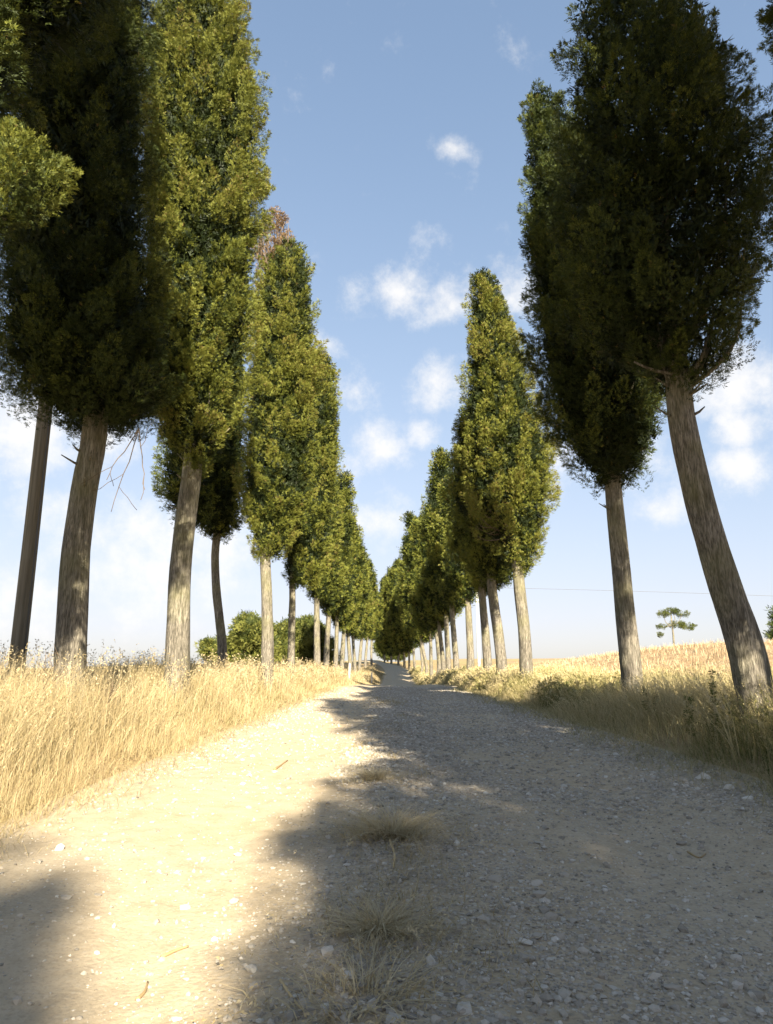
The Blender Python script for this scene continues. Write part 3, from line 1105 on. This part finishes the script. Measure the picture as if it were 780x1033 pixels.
# ------------------------------------------------------------------ poles and wire
Y = 13
p = at(17, 672, Y)
root = thing('utility_pole', 'straight smooth wooden pole without branches, left of the thick shaded trunk', 'pole', (p.x, Y, tz(p.x, Y)))
zt = 8.6
V, F = tube(np.array([(0, 0, -.2), (0, 0, 1.5), (0, 0, 4), (0, 0, zt - .1), (0, 0, zt)]), [.145, .142, .135, .125, .1], 24)
link('shaft', mesh_np('shaft', V, F), M_pole, root)
V, F = tube(np.array([(.135, -.05, .1), (.132, -.05, 3), (.125, -.05, 6), (.12, -.05, zt - .5)]), .018, 8)  # added dark strip standing in for shade down the pole's right side
link('shade_strip', mesh_np('shade_strip', V, F), M_wire, root)

Y = 62
p = at(483, 660, Y)
q = at(482, 592, Y)
zb_ = tz(p.x, Y)
root = thing('concrete_pole', 'thin pale pole beyond the right row, seen between two shaded trunks', 'pole', (p.x, Y, zb_))
V, F = tube(np.array([(0, 0, -.2), (0, 0, 3), (0, 0, q.z - zb_)]), [.16, .14, .10], 12)
link('shaft', mesh_np('shaft', V, F), M_conc, root)
e = np.array([.06, 0, q.z - zb_ - .05]) + np.array([p.x, Y, zb_])
far = np.array(at(1010, 612, 62))
t = np.linspace(0, 1, 24)[:, None]
mid = np.array(at(700, 598, 62))
w = e + (far - e) * t
w[:, 2] += (mid[2] - np.interp(mid[0], w[:, 0], w[:, 2])) * 4 * (t * (1 - t))[:, 0] * .9
V, F = tube(w, .015, 6)
tag(link('overhead_wire', mesh_np('overhead_wire', V, F), M_wire), 'thin sagging overhead wire crossing the sky above the stubble field', 'wire')
root = thing('concrete_pole', 'pale pole out of frame to the right carrying the overhead wire', 'pole', (far[0] + .1, 62, tz(far[0], 62)))
V, F = tube(np.array([(0, 0, -.2), (0, 0, 3), (0, 0, far[2] - tz(far[0], 62) + .3)]), [.16, .14, .10], 12)
link('shaft', mesh_np('shaft', V, F), M_conc, root)

for k, (px, Y, lab) in enumerate([(352.5, 45, 'short pale post in the grass before the far left trunks, the nearer of two'), (375, 62, 'short pale post in the grass beside the far bend of the track')]):
    x = at(px, 670, Y).x
    V, F = tube(np.array([(0, 0, -.1), (.01, 0, .6), (.02, 0, 1.15), (.02, 0, 1.2)]), [.06, .058, .055, .03], 10)
    o = link('marker_post', mesh_np('marker_post', V, F), M_conc)
    o.location = (x, Y, tz(x, Y))
    tag(o, lab, 'post', 'short posts beside the track')


# ------------------------------------------------------------------ grass
def blades(P, h, w, lean, phi, tint, rng, tipdark=0.0):
    n = len(P)
    tl = np.array([0, .38, .72, 1.0])
    wl = np.array([1, .85, .55, .12])
    D = np.stack([np.cos(phi), np.sin(phi), np.zeros(n)], 1)
    fa = rng.uniform(0, math.pi, n)
    S = np.stack([np.cos(fa), np.sin(fa), np.zeros(n)], 1)
    V = np.zeros((n, 4, 2, 3))
    for k in range(4):
        c = P + D * (h * lean * tl[k] ** 2)[:, None]
        c[:, 2] += h * tl[k] * (1 - .35 * np.minimum(lean, 1.4) * tl[k])
        V[:, k, 0] = c + S * (w * wl[k] / 2)[:, None]
        V[:, k, 1] = c - S * (w * wl[k] / 2)[:, None]
    b = (np.arange(n) * 8)[:, None, None]
    k = np.arange(3)[None, :, None] * 2
    F = (b + k + np.array([0, 1, 3, 2])[None, None]).reshape(-1, 4)
    T = np.repeat(np.clip(tint[:, None] + np.array([-.10, 0, .06, .1])[None], 0, 1), 2, axis=1).reshape(n, 8)
    tips = V[:, 3].mean(1)
    dirs = unit(V[:, 3].mean(1) - V[:, 2].mean(1))
    return V.reshape(-1, 3), F, T.ravel(), tips, dirs


def heads(tips, dirs, size, rng, tint, k=5):
    """loose oat-like seed heads"""
    n = len(tips)
    Vs, Ts = [], []
    for j in range(k):
        st = tips - dirs * (size * (j * .28))[:, None] + rng.normal(size=(n, 3)) * (size * .16)[:, None]
        d = unit(dirs * .6 + rng.normal(size=(n, 3)) * .55 + np.array([0, 0, -.25]))
        ln = size * .42
        pr = unit(np.cross(d, rng.normal(size=(n, 3))))
        wd = (size * .07)[:, None]
        mid = st + d * (ln * .4)[:, None]
        Vs.append(np.stack([st, mid + pr * wd, st + d * ln[:, None], mid - pr * wd], 1))
        Ts.append(np.repeat(tint[:, None], 4, 1))
    V = np.concatenate(Vs).reshape(-1, 3)
    return V, np.arange(len(V)).reshape(-1, 4), np.concatenate(Ts).ravel()


def scatter_band(n, y0, y1, d0, d1, rng, side, ypow=2.0):
    """points in a band beside the track, spaced with distance so they stay even in density per view"""
    u = rng.random(n)
    y = y0 * (y1 / y0) ** u if ypow else rng.uniform(y0, y1, n)
    d = d0 + (d1 - d0) * rng.random(n)
    x = xroad(y) + side * (hw(y) + d)
    return x, y, d


rng = np.random.default_rng(3)
acc = Acc()
# left verge: tall dry grass
x, y, d = scatter_band(190000, 3.2, 95, -.15, 6.0, rng, -1)
keep = (x > -.60 * y - 2.6)
x, y, d = x[keep], y[keep], d[keep]
edge = .18 * fbm(x * .9, y * .9, 2, 3) + .30
clump = fbm(x * .8, y * .8, 5, 3)
k2 = rng.random(len(x)) < np.clip(sst(-.05, .5, d + edge * .6) + .05, 0, 1) * (.62 + .7 * clump)
x, y, d, clump = x[k2], y[k2], d[k2], clump[k2]
n = len(x)
P = np.stack([x, y, terrain(x, y) - .02], 1)
h = (.16 + .55 * sst(.0, 1.5, d)) * rng.uniform(.5, 1.15, n) * (1 + .65 * clump)
sc = np.clip(y / 8, .8, 6)
w = .0042 * sc * rng.uniform(.7, 1.4, n)
tint = np.clip(.68 + .2 * rng.normal(size=n) * .7 - .22 * sst(.1, .5, vnoise(x * .5, y * .5, 8)) - .12 * (rng.random(n) < .3), 0.05, 1)
green = rng.random(n) < (.05 + .22 * sst(-.1, .5, vnoise(x * .6 + 9, y * .4, 3)))
tint[green] = rng.uniform(.08, .32, green.sum())
h[green] *= .75
V, F, T, tips, dirs = blades(P, h, w, rng.uniform(.05, .75, n), rng.normal(.4, 1.5, n), tint, rng)
acc.add(V, F, T)
hs = (rng.random(n) < .08) & (h > .35) & ~green
V, F, T = heads(tips[hs], dirs[hs], .075 * np.clip(sc[hs] * .7, .8, 4), rng, np.clip(tint[hs] + .15, 0, 1))
acc.add(V, F, T)
# taller single stalks standing out of the mass
x, y, d = scatter_band(1300, 4.5, 40, .7, 3.4, rng, -1)
n = len(x)
P = np.stack([x, y, terrain(x, y) - .02], 1)
V, F, T, tips, dirs = blades(P, rng.uniform(.7, 1.12, n), .0042 * np.clip(y / 8, .8, 5), rng.uniform(.05, .5, n), rng.uniform(0, 6.28, n), rng.uniform(.6, 1, n), rng)
acc.add(V, F, T)
V, F, T = heads(tips, dirs, .09 * np.clip(y / 10, .8, 3), rng, rng.uniform(.5, 1, n), 6)
acc.add(V, F, T)
# flattened straw spilling onto the dirt
x, y, d = scatter_band(9000, 2.6, 30, -.5, .55, rng, -1)
k2 = rng.random(len(x)) < sst(-.55, .35, d + .25 * fbm(x * 1.2, y * 1.2, 3, 2))
x, y, d = x[k2], y[k2], d[k2]
n = len(x)
P = np.stack([x, y, terrain(x, y) + .025], 1)
V, F, T, _, _ = blades(P, rng.uniform(.05, .2, n), .0035 * np.clip(y / 6, .8, 4), rng.uniform(1.2, 2.6, n), rng.uniform(0, 6.28, n), rng.uniform(.3, .9, n), rng)
acc.add(V, F, T)
o = acc.build('dry_grass', M_straw)
o['kind'] = 'stuff'

# open dry meadow further left and under the trees
acc = Acc()
x, y, d = scatter_band(45000, 16, 130, 4, 34, rng, -1)
n = len(x)
P = np.stack([x, y, terrain(x, y) - .02], 1)
V, F, T, _, _ = blades(P, rng.uniform(.25, .6, n), .005 * np.clip(y / 8, 1, 9), rng.uniform(.1, .7, n), rng.uniform(0, 6.28, n), np.clip(rng.normal(.62, .18, n), .1, 1), rng)
acc.add(V, F, T)
o = acc.build('meadow_grass', M_straw)
o['kind'] = 'stuff'

# right verge: mixed brown and green grass with leafy weeds
acc = Acc()
x, y, d = scatter_band(150000, 4.2, 100, -.25, 3.0, rng, 1)
keep = x < .62 * y + 2.4
x, y, d = x[keep], y[keep], d[keep]
clump = fbm(x * .9, y * .9, 15, 3)
k2 = rng.random(len(x)) < np.clip(sst(-.1, .7, d + .3 * clump) + .02, 0, 1) * (.62 + .8 * clump)
x, y, d, clump = x[k2], y[k2], d[k2], clump[k2]
n = len(x)
P = np.stack([x, y, terrain(x, y) - .02], 1)
h = (.14 + .46 * sst(.0, 1.0, d)) * rng.uniform(.5, 1.25, n) * (1 + .4 * clump)
sc = np.clip(y / 8, .8, 6)
w = .0056 * sc * rng.uniform(.6, 1.5, n)
gpat = sst(-.3, .4, vnoise(x * .7 + 3, y * .5, 13))
tint = np.clip(rng.normal(.78, .2, n) - .36 * gpat, 0, 1)
V, F, T, tips, dirs = blades(P, h, w, rng.uniform(.1, .95, n), rng.normal(2.6, 1.3, n), tint, rng)
acc.add(V, F, T)
hs = (rng.random(n) < .2) & (h > .3)
V, F, T = heads(tips[hs], dirs[hs], .07 * np.clip(sc[hs] * .7, .8, 4), rng, np.clip(tint[hs] + .2, 0, 1))
acc.add(V, F, T)
# straw at the foot of the bank
x, y, d = scatter_band(8000, 3.5, 30, -.8, .4, rng, 1)
k2 = rng.random(len(x)) < sst(-.8, .2, d + .35 * fbm(x * 1.2, y * 1.2, 3, 2))
x, y, d = x[k2], y[k2], d[k2]
n = len(x)
P = np.stack([x, y, terrain(x, y) + .025], 1)
V, F, T, _, _ = blades(P, rng.uniform(.06, .28, n), .0035 * np.clip(y / 6, .8, 4), rng.uniform(1.2, 2.6, n), rng.uniform(0, 6.28, n), rng.uniform(.35, .9, n), rng)
acc.add(V, F, T)
o = acc.build('verge_grass', M_verge)
o['kind'] = 'stuff'

# low leafy ground weeds between the right row and the field
acc = Acc()
x, y, d = scatter_band(2300, 5.5, 60, .5, 2.6, rng, 1)
k2 = rng.random(len(x)) < sst(-.25, .3, vnoise(x * .8, y * .6, 21))
x, y = x[k2], y[k2]
z = terrain(x, y)
for q in range(7):
    n = len(x)
    hh = rng.uniform(.05, .40, n) * (1 + .3 * vnoise(x, y, 4))
    P = np.stack([x + rng.normal(size=n) * .06, y + rng.normal(size=n) * .06, z + hh], 1)
    V, F, T = sprays(P, rng.normal(size=(n, 3)) + np.array([0, 0, .8]), .08 * np.clip(y / 9, 1, 4), .012 * np.clip(y / 9, 1, 4), rng, rng.uniform(.3, .75, n), 4)
    acc.add(V, F, T)
o = acc.build('leafy_weeds', M_verge)
o['kind'] = 'stuff'

# stubble standing in the field
n = 36000
y = 5 * (80 / 5) ** rng.random(n)
x = 5.6 + rng.random(n) ** 1.5 * np.minimum(.62 * y + 4, 45)
P = np.stack([x, y, field_z(x, y) - .01], 1)
V, F, T, _, _ = blades(P, rng.uniform(.08, .24, n) * (1 + .4 * (y > 25)), .005 * np.clip(y / 7, 1, 8), rng.uniform(.05, .8, n), rng.uniform(0, 6.28, n), np.clip(rng.normal(.55, .22, n), 0, 1), rng)
acc = Acc()
acc.add(V, F, T)
o = acc.build('field_stubble', M_stub)
o['kind'] = 'stuff'

# ------------------------------------------------------------------ tufts on the crown of the track
def ground_px(px, py):
    d = ray(px, py)
    k = 1.0
    p = None
    lo, hi = .5, 200
    for _ in range(60):
        mid_ = (lo + hi) / 2
        X, Y_ = d.x * mid_ / d.y, mid_
        zt_ = float(track_z(np.array([X]), np.array([Y_]))[0])
        if EYE + d.z * mid_ / d.y > zt_:
            lo = mid_
        else:
            hi = mid_
    return Vector((d.x * lo / d.y, lo, EYE + d.z * lo / d.y))


TUFTS = [(377, 786, .30, 650, .19, 'small dry tuft in the middle of the track, farthest one, where the sun streak ends'),
         (396, 845, .36, 1200, .30, 'largest round dry tuft in the middle of the track, with a bent pale stalk'),
         (382, 940, .30, 750, .15, 'flattened dry tuft on the gravel, between the large round one and the nearest one'),
         (362, 1012, .28, 750, .18, 'nearest dry tuft on the gravel at the lower edge, with golden seed heads')]
for k, (px, py, r, n, hh, lab) in enumerate(TUFTS):
    c = ground_px(px, py)
    q = np.random.default_rng(200 + k)
    a = q.uniform(0, 6.28, n)
    rad = r * np.minimum(q.exponential(.42, n), 1.3)
    keep_ = vnoise(c.x + np.cos(a) * rad * 9, np.sin(a) * rad * 9 + k * 7, 3) > -.35
    a, rad = a[keep_], rad[keep_]
    n = len(a)
    X = c.x + np.cos(a) * rad
    Yp = c.y + np.sin(a) * rad * .9
    P = np.stack([X, Yp, track_z(X, Yp) - .01], 1) - np.array(c)
    acc = Acc()
    tint = np.clip(q.normal(.88, .14, n), .1, 1)
    V, F, T, tips, dirs = blades(P, hh * q.uniform(.25, 1.1, n) * (1.1 - .6 * np.minimum(rad / r, 1)), .0046 * q.uniform(.6, 1.4, n), q.uniform(.6, 3.2, n), a + q.normal(0, 1.0, n), tint, q)
    acc.add(V, F, T)
    hsel = q.random(n) < (.28 if k == 3 else .1)
    V, F, T = heads(tips[hsel], dirs[hsel], .045 * np.ones(hsel.sum()), q, tint[hsel], 7)
    acc.add(V, F, T)
    o = acc.build('grass_tuft', M_straw)
    o.location = c
    tag(o, lab, 'grass tuft', 'dry tufts along the crown of the track')

# thin broken strip of dry grass along the crown of the track
q = np.random.default_rng(71)
y = 2.4 * (30 / 2.4) ** q.random(9000)
x = xroad(y) - .38 + q.normal(0, .28, 9000)
k2 = q.random(9000) < sst(.0, .45, fbm(x * 2.2, y * 1.3, 41, 3)) * .9
x, y = x[k2], y[k2]
n = len(x)
P = np.stack([x, y, track_z(x, y) - .005], 1)
acc = Acc()
V, F, T, _, _ = blades(P, q.uniform(.03, .13, n), .0035 * np.clip(y / 5, .9, 4), q.uniform(.4, 2.4, n), q.uniform(0, 6.28, n), np.clip(q.normal(.62, .2, n), 0, 1), q)
acc.add(V, F, T)
o = acc.build('median_grass', M_straw)
o['kind'] = 'stuff'

# tall weed stalks
STALKS = [(714, 705, 8.0, .95, 0, 'tall dark seeding weed with leafy stem just left of the leaning mossy trunk'),
          (735, 712, 7.4, 1.05, 1, 'drooping pale oat stalks in front of the leaning mossy trunk'),
          (690, 702, 8.6, .75, 0, 'slim dark weed stalk standing between the two nearest right trunks'),
          (38, 690, 8.6, .85, 2, 'bare grey twiggy weed between the pole and the thick shaded trunk'),
          (106, 690, 9.2, .6, 2, 'bare grey twiggy weed at the right foot of the thick shaded trunk'),
          (655, 700, 10.5, .6, 0, 'short leafy weed at the right foot of the second right trunk')]
for k, (px, py, Y, H, kind, lab) in enumerate(STALKS):
    x = at(px, py, Y).x
    z = tz(x, Y)
    q = np.random.default_rng(230 + k)
    root = thing('weed_stalk', lab, 'weed', (x, Y, z), 'tall weeds in the verges')
    nst = {0: 3, 1: 5, 2: 4}[kind]
    for s in range(nst):
        stem = Acc()
        leaf = Acc()
        hh = H * q.uniform(.75, 1.05)
        ln = q.normal(size=2) * (.10 if kind != 1 else .25)
        if kind == 1:
            ln[0] = -abs(ln[0]) - .1
        t = np.linspace(0, 1, 8)[:, None]
        pth = np.hstack([t ** 1.8 * ln[0] + q.normal() * .05, t ** 1.8 * ln[1] + q.normal() * .05, t * hh * (1 - (.15 * t if kind == 1 else 0))])
        V, F = tube(pth, np.linspace(.006, .002, 8), 6)
        stem.add(V, F, .8)
        if kind == 0:
            m_ = 34
            i_ = q.uniform(.25, 1, m_)
            Pp = np.stack([np.interp(i_, t[:, 0], pth[:, c]) for c in range(3)], 1)
            V, F, T = sprays(Pp, q.normal(size=(m_, 3)) * .8 + np.array([0, 0, .5]), np.full(m_, .055), np.full(m_, .009), q, q.uniform(.15, .6, m_), 4)
            leaf.add(V, F, T)
        elif kind == 1:
            m_ = 26
            i_ = q.uniform(.55, 1, m_)
            Pp = np.stack([np.interp(i_, t[:, 0], pth[:, c]) for c in range(3)], 1)
            V, F, T = heads(Pp, unit(q.normal(size=(m_, 3)) * .5 + np.array([-.2, 0, -.8])), np.full(m_, .055), q, np.full(m_, .95), 3)
            leaf.add(V, F, T)
        else:
            for b in range(9):
                i_ = q.uniform(.35, .95)
                p0 = np.array([np.interp(i_, t[:, 0], pth[:, c]) for c in range(3)])
                e = p0 + np.array([q.normal() * .1, q.normal() * .1, q.uniform(.06, .2)])
                V, F = tube(np.array([p0, (p0 + e) / 2 + q.normal(size=3) * .01, e]), [.003, .0025, .0015], 6)
                stem.add(V, F, .4)
        so = stem.build('stem', M_twig if kind == 2 else M_verge, root)
        if leaf.V:
            leaf.build('foliage' if kind == 0 else 'panicle', M_verge if kind == 0 else M_straw, so)

# ------------------------------------------------------------------ stones
def ico():
    import bmesh
    b = bmesh.new()
    bmesh.ops.create_icosphere(b, subdivisions=1, radius=1)
    V = np.array([v.co[:] for v in b.verts])
    F = np.array([[v.index for v in f.verts] for f in b.faces])
    b.free()
    return V, F


def rock(q):
    """an angular broken stone: hull of random points, edges slightly worn"""
    import bmesh
    b = bmesh.new()
    for p in unit(q.normal(size=(15, 3))) * q.uniform(.8, 1.1, (15, 1)):
        b.verts.new(p)
    h = bmesh.ops.convex_hull(b, input=b.verts)
    bmesh.ops.delete(b, geom=[v for v in b.verts if not v.link_faces], context='VERTS')
    bmesh.ops.bevel(b, geom=list(b.edges), offset=.07, segments=1, affect='EDGES')
    bmesh.ops.triangulate(b, faces=b.faces)
    b.verts.index_update()
    V = np.array([v.co[:] for v in b.verts])
    F = np.array([[v.index for v in f.verts] for f in b.faces])
    b.free()
    return V, F


IV, IF = ico()
rng = np.random.default_rng(9)
n = 220000
y = 1.9 * (34 / 1.9) ** rng.random(n)
x = xroad(y) + rng.uniform(-2.8, 2.9, n)
gm = gravelly(x, y)
pat = fbm(x * 1.5, y * 1.5, 31, 3)
k2 = rng.random(n) < np.clip(gm ** 1.3 * (.8 + .9 * pat), .06, 1)
x, y = x[k2], y[k2]
n = len(x)
s = np.exp(rng.normal(math.log(.0052), .60, n)) * np.clip(y / 5, .8, 4)
s = np.minimum(s, .024)
ax = s[:, None] * rng.uniform(.65, 1.35, (n, 3)) * np.array([1, 1, .65])
a = rng.uniform(0, 6.28, n)
ca, sa = np.cos(a)[:, None], np.sin(a)[:, None]
Vl = IV[None] * ax[:, None] * (1 + .25 * rng.normal(size=(n, len(IV), 1)))
Xr = Vl[..., 0] * ca - Vl[..., 1] * sa
Yr = Vl[..., 0] * sa + Vl[..., 1] * ca
Vl = np.stack([Xr + x[:, None], Yr + y[:, None], Vl[..., 2] + (track_z(x, y) + ax[:, 2] * .25)[:, None]], 2)
F = (IF[None] + (np.arange(n) * len(IV))[:, None, None]).reshape(-1, 3)
T = np.repeat(np.clip(rng.normal(.42, .22, n), 0, 1), len(IV))
o = link('gravel', mesh_np('gravel', Vl.reshape(-1, 3), F, T), M_stone)
o.data.shade_flat()
o['kind'] = 'stuff'

STONES = [(530, 952, .045, .75, 'angular pale grey stone on the gravel right of the nearest tufts'), (565, 946, .03, .45, 'round grey stone just right of the angular pale one on the track'),
          (588, 948, .03, .5, 'roundish grey stone, right-hand of the pair on the gravel'), (376, 1016, .035, .55, 'bluish stone half hidden in the nearest dry tuft'),
          (328, 1024, .035, .5, 'rounded stone at the lower edge, left of the nearest tuft'), (396, 887, .03, .3, 'dark stone below the largest round tuft'),
          (362, 904, .05, .6, 'flat pale stone between the large tuft and the flattened tuft'), (440, 938, .035, .6, 'pale stone right of the flattened dry tuft'),
          (709, 785, .085, .95, 'largest white stone at the foot of the right bank'), (736, 797, .07, .95, 'white stone at the foot of the right bank, middle one of three'),
          (756, 808, .06, .9, 'white stone at the foot of the right bank, nearest the right edge'), (622, 762, .06, .75, 'pale stone under the right bank below the second right trunk'),
          (480, 962, .03, .5, 'small grey stone between the flattened tuft and the angular pale stone'), (60, 857, .05, .8, 'pale stone at the edge of the left grass'),
          (500, 888, .045, .5, 'flat grey stone in the right-hand wheel track')]
for k, (px, py, s, tn, lab) in enumerate(STONES):
    c = ground_px(px, py)
    q = np.random.default_rng(300 + k)
    if px > 600:
        c.z = tz(c.x, c.y) + .02
    Vv, IF2 = rock(q)
    s = s * .8
    Vv = Vv * s * np.array([q.uniform(.9, 1.4), q.uniform(.75, 1.1), q.uniform(.55, .8)])
    th = q.uniform(0, 6.28)
    Vv = np.stack([Vv[:, 0] * math.cos(th) - Vv[:, 1] * math.sin(th), Vv[:, 0] * math.sin(th) + Vv[:, 1] * math.cos(th), Vv[:, 2]], 1)
    o = link('stone', mesh_np('stone', Vv, IF2, np.full(len(Vv), tn)), M_stone)
    o.data.shade_flat()
    o.location = (c.x, c.y, c.z + s * .12)
    tag(o, lab, 'stone', 'larger stones on and beside the track')

# fallen twigs on the track
TWIGS = [([(277, 777), (283, 773), (290, 768)], .012, 'short brown twig lying alone on the sunlit part of the track'),
         ([(163, 967), (178, 960), (190, 956)], .007, 'thin curved twig on the sunlit dirt near the lower left'),
         ([(138, 1010), (146, 1002), (149, 992)], .006, 'small brown twig below the thin curved one at the lower edge'),
         ([(283, 990), (298, 1012), (312, 1026)], .005, 'straight pale stalk on the shaded gravel left of the nearest tuft'),
         ([(694, 860), (705, 866), (712, 862)], .006, 'thin twig on the shaded track at the right'),
         ([(392, 845), (398, 862), (397, 876)], .008, 'bent pale stalk lying out of the largest round tuft')]
for k, (pp, r, lab) in enumerate(TWIGS):
    P = np.array([ground_px(a, b)[:] for a, b in pp])
    P = smooth_path(P, 9)
    P[:, 2] += r * .8
    c = P[0].copy()
    V, F = tube(P - c, np.linspace(r, r * .5, 9), 8)
    o = link('fallen_twig', mesh_np('fallen_twig', V, F, np.full(len(V), [.1, .2, .15, .9, .3, .95][k])), M_litter)
    o.location = c
    tag(o, lab, 'twig', 'twigs and stalks lying on the track')
